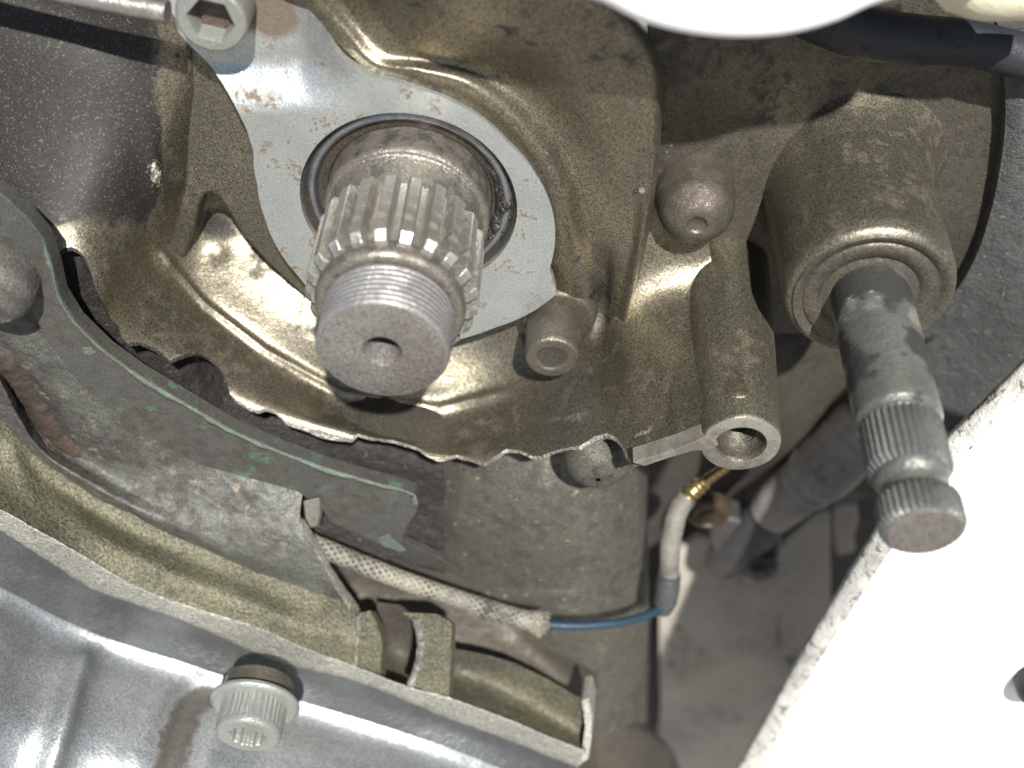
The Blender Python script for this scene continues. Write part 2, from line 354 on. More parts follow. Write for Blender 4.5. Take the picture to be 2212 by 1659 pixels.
def hexcap(name, c, w_top, r, h, hr, depth, mat, parent, knurl=0, lobes=6, recess='rustrecess', lab=None):
    """socket head: outer wall, rim and recess (hex or many-pointed); recess floor is a child of its own"""
    n = 144; th = np.linspace(0, 2*math.pi, n, endpoint=False)
    if lobes == 6:
        hexr = hr/np.cos((th+.3) % (math.pi/3)-math.pi/6)
    else: hexr = hr*(1.06+.07*np.cos(lobes*th))
    rows = []
    def ring(rad, w): rows.append(np.stack([c[0]+rad*np.cos(th), c[1]+rad*np.sin(th), np.full(n, w)], -1))
    kn = 1+knurl*np.sign(np.sin(th*36))*.5
    ring(np.full(n, r*.98), w_top-h); ring(r*kn, w_top-h+.3); ring(r*kn, w_top-2.2); ring(np.full(n, r), w_top-1.9)
    ring(np.full(n, r), w_top-1.0); ring(np.full(n, r*.965), w_top-.35); ring(np.full(n, r*.9), w_top); ring(np.maximum(hexr*1.05, r*.0), w_top); ring(hexr, w_top-.4); ring(hexr, w_top-depth)
    V = np.concatenate(rows); f = gridfaces(len(rows), n, closed=True)
    f.append(tuple(range(n)))
    o = mk(name, V, f, mat, parent, angle=30)
    k = np.concatenate([rows[-1], [[c[0], c[1], w_top-depth-.6]]])
    mk('recess_floor', k, [(i, (i+1) % n, n) for i in range(n)], recess, o)
    return o

# ================================================================ SETTING
gz = -620.0
g = mk('ground', [(-4000, gz, -4000), (4000, gz, -4000), (4000, gz, 4000), (-4000, gz, 4000)], [(0, 1, 2, 3)], 'ground'); tag(g, kind='structure')

# ================================================================ CRANKCASE
case = empty('engine_crankcase', (60, -60, -20), 'olive grey cast engine crankcase with a broken sprocket bay around the splined shaft', 'engine case')
LIP = [(-80, 520), (60, 500), (98, 528), (112, 540), (124, 548), (138, 536), (155, 533), (172, 543), (186, 558), (196, 585), (205, 612), (216, 640), (228, 668), (240, 690), (256, 705),
       (262, 728), (275, 742), (300, 738), (318, 745), (335, 752), (352, 765), (368, 780), (382, 772), (400, 766), (430, 762), (455, 775), (470, 790), (482, 805), (490, 822), (496, 845), (508, 860), (535, 878), (560, 886),
       (575, 880), (592, 886), (606, 896), (620, 912), (650, 920), (690, 936), (735, 946), (760, 948), (772, 936), (800, 945), (850, 951), (870, 957), (900, 966), (930, 985), (950, 992), (985, 982), (1015, 990),
       (1048, 1002), (1070, 985), (1094, 970), (1120, 972), (1150, 985), (1168, 985), (1195, 974), (1230, 966), (1255, 962), (1285, 942), (1312, 935), (1330, 944), (1345, 962), (1352, 980), (1368, 1000), (1392, 995), (1465, 975), (1530, 946), (1560, 935), (1640, 900), (1700, 850)]
bay = [  # rows: inner edge under the plate, recess, ridge, mid floor, broken lip
 [(-60,-140,-18),(250,-80,-16),(420,100,-15),(480,280,-18),(530,400,-22),(600,530,-16.2),(690,620,-11),(800,690,-8.5),(920,720,-10),(1040,690,-12),(1150,640,-10),(1320,480,-9),(1430,350,-16),(1510,280,-19)],
 [(-60,-60,-17),(200,40,-15),(360,200,-11),(400,340,-12),(430,470,-14.5),(505,590,-9),(625,690,-4),(765,780,0),(930,820,-2),(1080,785,-5),(1230,710,-5),(1335,600,-6),(1430,480,-11),(1520,420,-13)],
 [(-60,60,-12),(150,140,-9),(285,270,-6),(318,400,-4),(345,545,-3.5),(440,655,-2.2),(575,758,2.5),(742,848,5),(950,882,3),(1130,838,2),(1290,770,4),(1350,690,1),(1440,620,-4),(1540,580,-8)],
 [(-80,300,-2),(60,330,2),(190,400,6),(260,510,8),(300,610,8),(400,700,8),(540,805,11.5),(750,903,13),(1000,942,12.5),(1200,900,15.5),(1340,870,23),(1400,820,20),(1495,770,18),(1590,740,12)],
 [(-80,520,12),(60,500,16),(130,540,19),(215,610,21),(260,690,20),(400,770,17.5),(510,860,20),(770,940,21.5),(1050,1000,23),(1230,965,29),(1375,1000,42),(1465,975,44),(1560,935,44),(1640,900,40)]]
def bay_relief(x, y):
    rx = np.array([285,318,345,440,575,742,950,1130]); ry = np.array([270,400,545,655,758,848,882,838])
    d = y-np.interp(x, rx, ry)
    return (.9*np.exp(-(d/13)**2)*sm(x, 345, 400)*sm(1130-x, 0, 80) + 1.6*gauss(x, y, 330, 360, 22, 62, -.1) + 1.3*gauss(x, y, 350, 560, 16, 34, -.5)
            - 3.0*gauss(x, y, 1300, 640, 16, 75, .08) + .9*gauss(x, y, 470, 545, 22, 22)
            )
def bay_grime_and_shade(x, y):
    a = .95*sm(420-x, 0, 150)*sm(620-y, 0, 240)                  # soot on the upper left wall
    a = a+.8*gauss(x, y, 470, 490, 60, 55)+.75*gauss(x, y, 1300, 650, 45, 95)+.5*gauss(x, y, 610, 800, 110, 22, .5)  # shade of the fork gap painted into the colour; casting pit darkened too
    a = a+.4*gauss(x, y, 310, 330, 40, 110)+.42*gauss(x, y, 1430, 560, 80, 110)+.3*gauss(x, y, 1330, 830, 120, 60)
    return np.clip(a, 0, 1)
def bay_wear_and_shine(x, y):
    return np.clip(.5*gauss(x, y, 330, 370, 28, 60, -.2)+.62*gauss(x, y, 1390, 935, 34, 9, -.35)+.5*gauss(x, y, 1250, 900, 70, 25, -.3)
                   + .62*gauss(x, y, 350, 560, 12, 38, -.45)+.42*gauss(x, y, 1020, 840, 150, 26, -.1), 0, 1)  # ridge highlight painted into the colour beside the scrapes
bay.append([(2*0+l[0]+(l[0]-m_[0])*.6, l[1]+70, l[2]+(l[2]-m_[2])*.5) for l, m_ in zip(bay[4], bay[3])])
floor, FX = loft('bay_floor', bay, 620, 190, 'olive', case, (.1, 12), bay_relief, LIP, bay_grime_and_shade, bay_wear_and_shine, skirts=[(P(1600,960,44)[0]-.5, P(1600,960,44)[1], 10.6, 44.0)])
# fractured edge below the lip: rough outward-facing break and an underside running back
lipx = FX[-1]; n_ = len(lipx)
thick = np.clip(1.5+1.5*vnoise(lipx, 7, 3, 2), .5, 3.2)
thick *= np.interp(np.arange(n_)/n_, [0, .35, .55, .8, .86, 1], [1.0, 1.0, .8, 1.0, 1.1, 1.1])
rows = [lipx+np.array([0, .02, 0])]
for k in range(1, 6):
    t = k/5
    j = .2*np.stack([vnoise(lipx+k*31, 1.6, 2), vnoise(lipx+k*57, 1.6, 2), vnoise(lipx+k*91, 1.8, 2)], -1)
    if k in (1, 2, 3, 4): j = j*(1 if True else 0)
    rows.append(lipx+np.stack([0*thick, -thick*t, .5*np.sin(t*3.1)+0*thick], -1)+j*(k > 0))
E_ = np.concatenate(rows); 
lpx = np.interp(np.linspace(0, 13, n_), np.arange(14), [q[0] for q in bay[4]])
i1 = int(np.argmin(abs(lpx-500))); i2 = int(np.argmin(abs(lpx-1385)))
RW = np.array(rows)
mk('fracture_face', RW[:, i1:i2].reshape(-1, 3), gridfaces(6, i2-i1), 'raw', case, smooth=False)
mk('grimy_break', RW[:, :i1+1].reshape(-1, 3), gridfaces(6, i1+1), 'black', case, smooth=False)
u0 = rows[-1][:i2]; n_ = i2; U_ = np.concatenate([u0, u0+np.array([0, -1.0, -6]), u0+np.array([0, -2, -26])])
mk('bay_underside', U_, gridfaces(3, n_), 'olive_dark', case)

bul = [
 [(560,-20,-4),(640,20,-4),(760,175,-4),(880,240,-4),(1000,290,-4),(1110,390,-4),(1150,500,-4),(1160,620,-5),(1180,700,-8)],
 [(640,-20,-1),(735,60,-1),(800,140,1),(900,160,2.5),(1010,195,3),(1125,290,3),(1196,400,3),(1222,520,2),(1238,660,-2)],
 [(660,-70,0),(755,20,-3),(850,95,-1),(950,120,-.5),(1060,150,-.5),(1170,235,-.5),(1250,370,-1),(1285,520,-2),(1290,680,-4)],
 [(690,-150,4),(800,-60,3),(930,-30,5),(1040,20,6),(1150,80,7),(1270,190,6),(1345,340,4),(1360,500,1),(1325,700,-1)],
 [(740,-280,12),(900,-200,8),(1060,-140,10),(1180,-80,10),(1300,0,9),(1400,130,8),(1418,300,6),(1398,480,3),(1345,735,1)],
 [(760,-320,4),(920,-230,6),(1080,-160,4),(1200,-90,2),(1330,-10,-6),(1425,130,-7),(1428,300,-8),(1406,480,-9),(1352,740,-8)]]
def bul_grime(x, y): return np.clip(.7*gauss(x, y, 1295, 640, 40, 90)+.45*gauss(x, y, 1240, 560, 30, 80)+.5*gauss(x, y, 760, 60, 40, 60), 0, 1)
def bul_wear(x, y): return np.clip(.9*gauss(x, y, 1387, 412, 9, 9)+.4*gauss(x, y, 1180, 330, 40, 12, .9), 0, 1)
loft('case_bulge', bul, 260, 200, 'olive', case, (.1, 10), lambda x, y: -2.2*gauss(x, y, 1300, 630, 16, 70, .08), None, bul_grime, bul_wear)

right = [[(x, y, w) for x, w in zip(xs, ws)] for y, xs, ws in (
  (-60, (1395,1500,1620,1760,1900,2050,2200), (-9,-12,-16,-24,-28,-30,-30)),
  (150, (1400,1500,1620,1760,1900,2050,2200), (-9,-12,-17,-25,-28,-30,-30)),
  (330, (1400,1500,1620,1760,1900,2050,2200), (-12,-14,-17,-23,-27,-30,-30)),
  (500, (1385,1490,1620,1730,1900,2050,2200), (-14,-15,-17,-22,-28,-30,-30)),
  (640, (1360,1480,1610,1700,1880,2000,2130), (-14,-17,-18,-21,-30,-34,-34)),
  (720, (1345,1480,1610,1700,1850,1980,2110), (-15,-18,-19,-22,-34,-40,-40)))]
def right_wear_and_shine(x, y):
    return np.clip(.75*gauss(x, y, 1745, 350, 75, 12, -.5)+.55*gauss(x, y, 1540, 505, 38, 8, -.4)+.6*gauss(x, y, 1452, 312, 9, 5)+.5*gauss(x, y, 1440, 330, 4, 6), 0, 1)  # scrapes, plus a narrow highlight above the bolt boss painted in
loft('gearbox_wall', right, 200, 150, 'wall', case, (.2, 6), None, None, lambda x, y: np.clip(.5*gauss(x, y, 1620, 560, 60, 120)+.4*gauss(x, y, 1450, 560, 50, 120), 0, 1), right_wear_and_shine)

# bolt boss with threaded hole at the machined edge
bc = P(1600, 960, 44)
hole = [(0, 26), (4.2, 26.2)]
for k in range(12): hole += [(4.25, 27+k*1.2), (4.85, 27.6+k*1.2)]
hole += [(5.2, 41.8), (5.6, 43.2), (6.0, 44)]
prof = [(0, -44), (13, -44), (12.4, -20), (11.6, -4), (11.2, 4), (10.9, 12), (10.2, 28), (9.5, 42.8), (9.25, 43.7), (8.9, 44)]+hole[::-1]
lathe('bolt_boss', prof, (bc[0], bc[1]), 'green', case, 72, lumps=(.12, 7), angle=45)
lathe('threaded_hole', [(0, 30)]+[(a-.15, b) for a, b in hole[1:-1]], (bc[0], bc[1]), 'olive_dark', case, 48, angle=60)
lathe('boss_rim', [(9.3, 43.5), (9.15, 44.05), (8.9, 44.15), (6.1, 44.1), (5.8, 43.4)], (bc[0], bc[1]), 'machined', case, 64)
# machined rim beside the boss and the rib on its right
prism('machined_rim', [(1366,1000,44.6),(1392,992,44.6),(1465,969,44.6),(1532,941,44.6),(1552,962,44.6),(1534,974,44.6),(1500,974,44.6),(1445,990,44.6),(1392,1008,44.6)], (0, 0, -5.0), 'machined', case, .3)
# domed boss above it
dc = P(1502, 432, -9)
lathe('dome_boss', fillet([(0, -20), (10.2, -18), (9.8, -9), (9.2, -4), (7.6, -1.2), (4.6, .9), (2.6, 1.2), (1.9, .5), (0, .2)], 1.5, 5), (dc[0], dc[1]), 'pin', case, 56, lumps=(.25, 3))
# shift shaft boss
sc_ = P(1880, 640, 20)
prof = [(0, -45), (40, -45), (30, -34), (25, -28.5), (22.2, -23), (20.6, -16), (19.95, -7), (19.9, 16), (19.2, 18.8), (17.6, 20), (16.2, 19.9), (15.8, 19.2), (15.4, 19.2), (15.0, 19.6), (11.5, 19.4), (11.2, 18.9), (10.8, 18.9), (10.4, 19.3), (0, 19.2)]
lathe('shift_shaft_boss', fillet(prof, .8, 4), (sc_[0], sc_[1]), 'green', case, 96, lumps=(.12, 6), angle=50)
lathe('boss_face', [(18.2, 19.2), (17.6, 20.25), (16.4, 20.15), (15.9, 19.45), (15.4, 19.4), (15.1, 19.85), (11.6, 19.7), (11.2, 19.1), (10.8, 19.1), (10.4, 19.5), (6, 19.4)], (sc_[0], sc_[1]), 'wall', case, 96, angle=60)
# retainer pin boss
pc = P(1192, 775, 12)
lathe('pin_boss', fillet([(0, -26), (13.5, -26), (11.5, -12), (10.2, -3), (9.4, -1.2), (7.0, -1.0), (0, -1)], 1.2), (pc[0]+1.2, pc[1]+1), 'olive_dark', case, 48, lumps=(.3, 5))
# forked web between the plate and the left wall
web = [(412,90,-8),(411,200,-6),(406,300,-3),(396,400,-2.5),(374,495,-4),(357,540,-6),(362,562,-7),(380,568,-7),(400,556,-7),(418,500,-5),(430,445,-3.5),(442,420,-3),(458,418,-3),(475,430,-3),(500,470,-3.5),(530,515,-4),(570,560,-4.5),(625,612,-5),(680,660,-6),(700,600,-2),(640,560,-1.5),(600,500,-1.2),(572,400,-1),(560,300,-1.6),(540,210,-6),(500,120,-8.5),(470,60,-8.5)]
prism('forked_web', web, (0, -1.5, -10), 'green', case, 1.6, seg=4)
# rear casing seen in the gap under the shift shaft boss, and the deep recess behind
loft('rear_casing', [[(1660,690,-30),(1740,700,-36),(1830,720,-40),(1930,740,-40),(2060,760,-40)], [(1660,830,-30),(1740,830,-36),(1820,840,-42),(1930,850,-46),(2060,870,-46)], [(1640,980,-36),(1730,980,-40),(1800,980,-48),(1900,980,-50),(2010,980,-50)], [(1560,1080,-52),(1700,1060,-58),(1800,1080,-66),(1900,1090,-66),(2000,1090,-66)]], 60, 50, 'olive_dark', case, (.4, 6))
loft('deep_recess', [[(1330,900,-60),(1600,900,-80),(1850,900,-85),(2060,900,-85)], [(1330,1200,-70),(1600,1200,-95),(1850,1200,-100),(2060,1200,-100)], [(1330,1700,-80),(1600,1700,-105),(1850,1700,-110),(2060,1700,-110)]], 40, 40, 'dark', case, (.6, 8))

# unseen slab added above the engine to block part of the sky
def slab(name, u0, u1, v0, v1, w0, w1, mat):
    V = [(a, b, c) for c in (w0, w1) for b in (v0, v1) for a in (u0, u1)]
    o = mk(name, V, [(0, 1, 3, 2), (4, 5, 7, 6), (0, 1, 5, 4), (2, 3, 7, 6), (0, 2, 6, 4), (1, 3, 7, 5)], mat, case, smooth=False)
    md = o.modifiers.new('bevel', 'BEVEL'); md.width = .012; md.segments = 4; return o
slab('sky_blocker', -330, 420, 92, 520, -260, -30, 'olive_dark')
# lower crankcase below the broken bay
loft('sooty_wall', [
  [(-40,330,-4),(80,350,0),(190,400,4),(280,560,5),(400,700,1),(540,805,-1),(750,903,-1),(960,930,0)],
  [(-40,520,6),(60,520,12),(130,560,16),(240,680,15),(400,790,11),(510,880,8.5),(770,965,7),(960,1010,7)],
  [(-40,600,10),(60,650,16),(130,720,18),(250,850,18),(400,930,16),(560,1010,14),(780,1080,12),(960,1110,12)],
  [(-40,760,14),(60,820,18),(150,920,20),(300,1040,20),(450,1080,19),(620,1160,20),(800,1200,20),(960,1240,20)]], 220, 120, 'black', case, (.5, 4))
xs = (800, 880, 960, 1080, 1200, 1300, 1360, 1388, 1397, 1399)
wsb = np.array((4, 8, 12, 17, 19, 15, 7, 0, -8, -22))
col = []
for y, dw, dx in ((860, -16, 0), (960, -11, 0), (1060, -4, 0), (1160, 0, 0), (1262, 1, 0), (1285, 2.6, 2), (1310, 3.2, 4), (1400, 4, 2), (1500, 6, 0), (1580, 8, 2), (1604, 8.4, 6)):
    col.append([(x+dx*sm(np.array(x), 1000, 1380), y+34*((x-1240)/160)**2*(1 if y > 1200 and x > 1240 else 0)*(.5 if y < 1500 else 1)-(18 if y > 1500 and x > 1240 else 0), w+dw) for x, w in zip(xs, wsb)])
loft('lower_column', col, 160, 170, 'lower', case, (.35, 8), None, None, lambda x, y: np.clip(.8*sm(1080-x, 0, 140)+.35*gauss(x, y, 1150, 1010, 200, 50), 0, 1))
loft('column_foot', [[(1230,1520,8),(1300,1525,12),(1370,1545,8),(1410,1580,0),(1425,1600,-12)],[(1240,1570,18),(1310,1575,20),(1380,1590,16),(1440,1610,6),(1455,1625,-8)],[(1200,1700,30),(1300,1700,30),(1400,1700,24),(1460,1700,12),(1480,1700,-6)]], 60, 40, 'olive_dark', case, (.4, 6))
loft('mid_wall', [[(600,1090,10),(760,1120,11),(900,1160,12),(1060,1190,14),(1220,1260,14),(1300,1330,12)],
                  [(640,1190,16),(770,1230,16),(900,1260,17),(1060,1300,19),(1220,1390,20),(1290,1430,18)],
                  [(680,1280,22),(790,1310,22),(900,1330,23),(1060,1380,26),(1220,1480,32),(1290,1530,30)],
                  [(700,1480,42),(800,1500,42),(900,1520,42),(1060,1560,42),(1220,1660,42),(1290,1720,40)]], 120, 90, 'olive_dark', case, (.35, 7), grime_and_shade=lambda x, y: .35*gauss(x, y, 780, 1250, 120, 60))

# ================================================================ SIDE COVER WITH GASKET FLANGE
cov = empty('side_cover', (-60, -120, 45), 'broken grey side cover with gasket flange and bright rough rim in front of the engine', 'engine cover')
fl_top = [(-40,395),(10,425),(60,472),(95,515),(115,575),(130,640),(165,697),(230,760),(300,810),(400,870),(500,928),(600,973),(700,1010),(800,1040),(870,1058)]
fl = [(x, y, 30) for x, y in fl_top]+[(x, y, 30) for x, y in [(896,1068),(906,1086),(900,1108),(880,1138),(872,1160),(868,1190),(820,1178),(760,1150),(715,1130),(690,1095),(640,1062),(560,1040),(430,1005),(300,930),(180,840),(100,735),(60,660),(0,600),(-40,570)]]
prism('gasket_flange', fl, (0, -1.0, -5), 'flange', cov, .5)
prism('flange_tab', [(868,1165,30),(880,1172,29.6),(950,1205,28.5),(1000,1240,27),(960,1235,27),(900,1215,27.5),(855,1195,28)], (0, -1, -3), 'flange', cov, .3)
ribn = [
 [(-40,565,27),(0,590,27),(64,646,27),(106,720,27),(186,822,27),(304,912,27),(434,988,27),(562,1024,27.5),(655,1055,28)],
 [(-40,650,27),(-5,690,27),(45,745,26),(85,815,25.5),(155,900,26),(262,975,27),(390,1022,29),(545,1065,31),(648,1110,33)],
 [(-60,720,24),(-20,745,24),(22,790,24),(62,858,23),(122,935,23.5),(215,1000,26),(350,1058,31),(520,1105,34),(652,1140,36)],
 [(-60,760,24),(-25,775,24),(10,808,24),(48,880,24),(105,955,25),(190,1015,28),(335,1085,33),(510,1140,37),(672,1180,39)],
 [(-60,800,31),(-25,815,31),(5,832,31),(42,905,31),(98,980,32),(185,1038,34),(325,1115,37),(510,1190,40),(706,1238,41.5)],
 [(-60,880,30),(-20,890,30),(10,915,30),(62,972,30),(140,1032,31),(232,1088,33),(358,1148,36),(515,1220,39),(742,1300,43)]]
def rib_grime(x, y):   # brown groove and black joint
    d = gauss(x, y, 105, 880, 150, 26, 1.0)
    return np.clip(.9*d+.4*gauss(x, y, 300, 1040, 120, 20, .55), 0, 1)
loft('inner_rib', ribn, 300, 170, 'rib', cov, (.6, 7), None, None, rib_grime)
tube('rust_bead', [(-20,732,22),(26,770,21.5),(66,832,20.3),(120,908,20.3),(172,962,21.3),(240,1004,24)], [3.2, 4.6, 5.2, 5.2, 4.4, 1.8], 'rust', cov, 24, 120, lumps=(.9, 4))
gold = [
 [(-60,860,28),(-20,872,28),(10,899,28),(62,957,28),(140,1018,29),(232,1074,31),(358,1134,34),(515,1206,37),(650,1257,39.5),(774,1306,42)],
 [(-60,935,31),(-15,950,31),(30,975,31.5),(85,1028,32),(165,1085,34),(255,1135,36),(385,1195,39),(530,1258,43),(650,1310,46),(772,1352,48.5)],
 [(-60,1010,40),(0,1040,40),(50,1070,40.5),(115,1110,41.5),(205,1155,43.5),(305,1208,45.5),(430,1262,47.5),(560,1312,50),(660,1355,51.5),(770,1392,52.7)],
 [(-60,1066,49),(0,1100,49),(55,1130,49),(110,1160,49.5),(190,1206,50),(300,1268,51),(425,1315,52),(560,1357,53.5),(650,1396,54.5),(766,1440,55.3)]]
loft('inner_wall', gold, 240, 100, 'gold', cov, (.3, 6), None, None, lambda x, y: np.clip(.5*gauss(x, y, 700, 1330, 60, 60)+.4*gauss(x, y, 160, 1060, 160, 26, .6), 0, 1))
# fractured end of the rib: bright broken edge
fe = PA(np.array([(622,1108,33.5),(645,1128,35),(662,1155,37),(690,1200,39.5),(708,1236,41.5),(735,1275,42.5),(760,1312,44),(772,1330,46)], float)); fe = cr(fe, 90)+np.array([-1.2, -.2, -.2])
fe2 = fe+np.stack([.9+.4*vnoise(fe, 2, 2), -1.2+.4*vnoise(fe, 2, 2, 5), np.full(90, -.6)], -1); fe3 = fe2+np.array([.6, -3, -3])
mk('rib_break', np.concatenate([fe+np.array([0, .1, .1]), fe2, fe3]), gridfaces(3, 90), 'strip', cov)
top = [(-60,1066),(0,1100),(80,1145),(159,1190),(300,1270),(429,1317),(558,1357),(640,1392),(772,1442),(883,1485),(969,1508),(1100,1556),(1180,1590),(1262,1622)]
wst = np.interp([p[0] for p in top], [-60, 300, 1262], [49.2, 51.2, 60])
bot = [(-60,1108),(0,1142),(100,1205),(200,1268),(310,1308),(430,1352),(560,1410),(640,1437),(765,1467),(880,1512),(965,1546),(1090,1592),(1165,1622),(1250,1656)]
loft('rough_rim', [[(x, y-2, w-1.2) for (x, y), w in zip(top, wst)], [(x, y, w) for (x, y), w in zip(top, wst)], [(x*.5+a*.5, y*.5+b*.5, w+.3) for (x, y), (a, b), w in zip(top, bot, wst)], [(x, y, w+.2) for (x, y), w in zip(bot, wst)], [(x, y+4, w-.8) for (x, y), w in zip(bot, wst)]], 420, 26, 'strip', cov, (.3, 1.6))
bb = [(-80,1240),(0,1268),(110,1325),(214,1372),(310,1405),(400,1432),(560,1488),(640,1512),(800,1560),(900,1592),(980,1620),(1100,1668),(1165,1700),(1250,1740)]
loft('rim_side', [[(x, y+3, w-.6) for (x, y), w in zip(bot, wst)], [(x*.6+a*.4, y*.6+b*.4, w+1.0) for (x, y), (a, b), w in zip(bot, bb, wst)], [(x, y, w+5) for (x, y), w in zip(bb, wst)]], 200, 24, 'shadeband', cov, (.12, 8))
def shell_relief(x, y):
    xr = x+.3*(y-1450)
    return (4.0*np.exp(-((xr-165)/30)**2)*sm(y, 1385, 1450) - 1.6*np.exp(-((xr-60)/70)**2)*sm(y, 1330, 1400)
            - 4.0*np.exp(-((xr-430)/52)**2)*sm(y, 1430, 1540) + 1.2*gauss(x, y, 540, 1500, 60, 40))
loft('cover_shell', [[(x, y-2, w+4.6) for (x, y), w in zip(bb, wst)], [(x-5, y+40, w+9.6) for (x, y), w in zip(bb, wst)], [(x-15, y+120, w+21.5) for (x, y), w in zip(bb, wst)], [(x-40, y+260, w+39) for (x, y), w in zip(bb, wst)], [(x-80, y+460, w+58) for (x, y), w in zip(bb, wst)]], 260, 140, 'silver', cov, (.25, 12), shell_relief, None, lambda x, y: np.clip(.85*np.exp(-((x+.3*(y-1450)-430)/62)**2)*sm(y, 1430, 1540)+.6*gauss(x, y, 470, 1500, 60, 20), 0, 1))  # valley shadow beside the bolt painted in as a dark streak
# broken ribs at the right end
def chunk(name, poly, thick, mat, edge, wdt=1.3):
    o = prism(name, poly, thick, mat, cov, .35)
    e = cr(PA(np.array(edge, float)), 50); j = np.stack([vnoise(e, 1.5, 2), vnoise(e, 1.5, 2, 4), 0*e[:, 0]], -1)*.5
    r0 = e+np.array([-wdt*.5, 0, .15])+j; r2 = e+np.array([wdt*.5, 0, .15])+j[::-1]; r1 = .5*(r0+r2)+np.array([0, .1, .45])
    r3 = r0+np.array([0, 0, -1.5]); r4 = r2+np.array([0, 0, -1.5])
    mk('broken_edge', np.concatenate([r3, r0, r1, r2, r4]), gridfaces(5, 50), 'raw', o)
chunk('broken_rib', [(772,1325,47),(800,1318,47),(816,1350,48),(826,1386,49.5),(822,1465,54.5),(792,1455,55),(764,1442,55),(768,1385,51)], (.5, -5, -3), 'gold', [(774,1328,47.3),(772,1370,50),(766,1440,55.2)])
chunk('broken_rib', [(866,1322,46),(945,1326,46),(976,1346,47),(975,1420,51),(970,1504,57),(928,1495,57),(886,1482,56.5),(904,1440,54),(905,1380,50),(895,1345,47.5)], (.5, -5, -3), 'gold', [(900,1335,46.8),(908,1380,50),(906,1430,53.5),(890,1480,56.6)], 2.4)
loft('ramp_recess', [[(968,1400,40),(1040,1412,41),(1110,1432,42),(1180,1465,44),(1230,1495,46),(1266,1512,48)], [(968,1450,43),(1040,1470,44),(1110,1500,46),(1180,1540,48),(1230,1565,50),(1266,1580,52)], [(968,1510,57),(1040,1535,57.5),(1110,1562,58),(1180,1592,58.5),(1230,1612,59),(1266,1626,59.5)]], 80, 40, 'gold', cov, (.3, 5), grime_and_shade=lambda x, y: np.clip(.6*sm(1470-y, 0, 40)+.2, 0, 1))
prism('rim_end', [(1256,1512,48),(1272,1510,48),(1280,1545,51),(1276,1600,57),(1272,1640,60.5),(1248,1656,60.5),(1258,1618,60),(1264,1570,54)], (1, -3, -10), 'strip', cov, .4)
loft('channel_floor', [[(815,1300,30),(850,1305,30),(885,1310,30),(915,1315,30)], [(815,1400,38),(850,1402,36),(885,1405,36),(915,1408,38)], [(812,1480,52),(850,1490,50.5),(885,1500,51),(915,1510,53)]], 30, 30, 'olive_dark', cov, (.2, 4))

prism('chipped_lug', [(654,1082,31),(690,1074,31),(691,1110,31.5),(684,1136,32),(670,1140,32),(658,1118,31.5)], (0, -3, -2), 'machined', cov, .5)
# paper gasket remnants along the flange edge
gp = cr(PA(np.array([(x, y, 30.15) for x, y in fl_top[3:]]+[(898,1070,30.15),(904,1088,30.15)], float)), 500)
tn = np.gradient(gp, axis=0); tn /= np.linalg.norm(tn, axis=1, keepdims=True); inw = np.cross(tn, [0, 0, 1.0]); 
if (inw[:, 1].mean()) > 0: inw = -inw
wdth = np.clip(.4+3.4*np.maximum(0, vnoise(gp, 14, 3, 9))+.5*vnoise(gp, 2, 2, 3), .25, 3.2)[:, None]
a0 = gp+inw*.15; a1 = gp+inw*(.15+wdth)
gk = mk('paper_gasket', np.concatenate([a0-[0, 0, .1], a0+[0, 0, .3], a1+[0, 0, .3], a1-[0, 0, .1]]), gridfaces(4, 500), 'gasket'); tag(gk, 'torn green paper gasket clinging along the curved flange edge', 'gasket')
def flake(pts, label):
    o = prism('gasket_flake', pts, (0, 0, -.35), 'gasket', None, .08); tag(o, label, 'gasket scrap')
flake([(818,1162,30.5),(832,1156,30.5),(842,1152,30.5),(848,1165,30.5),(866,1178,30.5),(878,1190,30.3),(862,1192,30.3),(842,1184,30.4),(826,1180,30.5)], 'pale green gasket scrap at the flange end above the braided sleeve')
flake([(178,752,30.5),(196,750,30.5),(208,762,30.5),(196,768,30.5),(182,764,30.5)], 'small square green gasket scrap near the curved flange edge')

# ================================================================ RETAINER PLATE, SEAL, OUTPUT SHAFT
WP = 2.6
out = [(1198,530),(1196,470),(1162,385),(1100,312),(1000,232),(900,192),(800,167),(740,130),(705,85),(680,40),(655,0),(610,-45),(520,-75),(440,-60),(390,-10),(375,45),(392,95),(425,120),(470,135),(505,180),(520,225),(532,275),(548,325),(556,400),(572,470),(602,540),(645,597),(700,655),(790,705),(890,735),(960,742),(1010,728),(1070,707),(1150,674),(1203,634),(1186,582)]
def plate_lift(uu, vv): return -6.5*sm(vv, 26, 37)*sm(-uu, 6, 22)
wz = np.full(len(out), WP)
for _ in range(8):
    op = PA(np.array([(x, y, z) for (x, y), z in zip(out, wz)], float)); wz = .5*wz+.5*(WP+plate_lift(op[:, 0], op[:, 1]))
ang = np.unwrap(np.arctan2(op[:, 1], op[:, 0])); rad = np.hypot(op[:, 0], op[:, 1])
if ang[-1] < ang[0]: ang = -ang
for i in range(1, len(ang)): ang[i] = max(ang[i], ang[i-1]+.004)
ang = np.append(ang, ang[0]+2*math.pi); rad = np.append(rad, rad[0])
_i = out.index((392, 95)); ang = list(ang); rad = list(rad)
sg = 1 if ang[_i] > 0 else -1
for k_, (dg, rr_) in enumerate(((137.4, 63.8), (138.6, 60.5), (139.4, 55.5), (140.2, 50.0), (141.4, 46.0))):
    ang[_i+k_] = math.radians(dg)+2*math.pi*round((ang[_i+k_]-math.radians(dg))/(2*math.pi)); rad[_i+k_] = rr_
ang, rad = np.array(ang), np.array(rad)
NA = 1500; th = np.linspace(ang[0], ang[0]+2*math.pi, NA, endpoint=False); ro = np.interp(th, ang, rad)
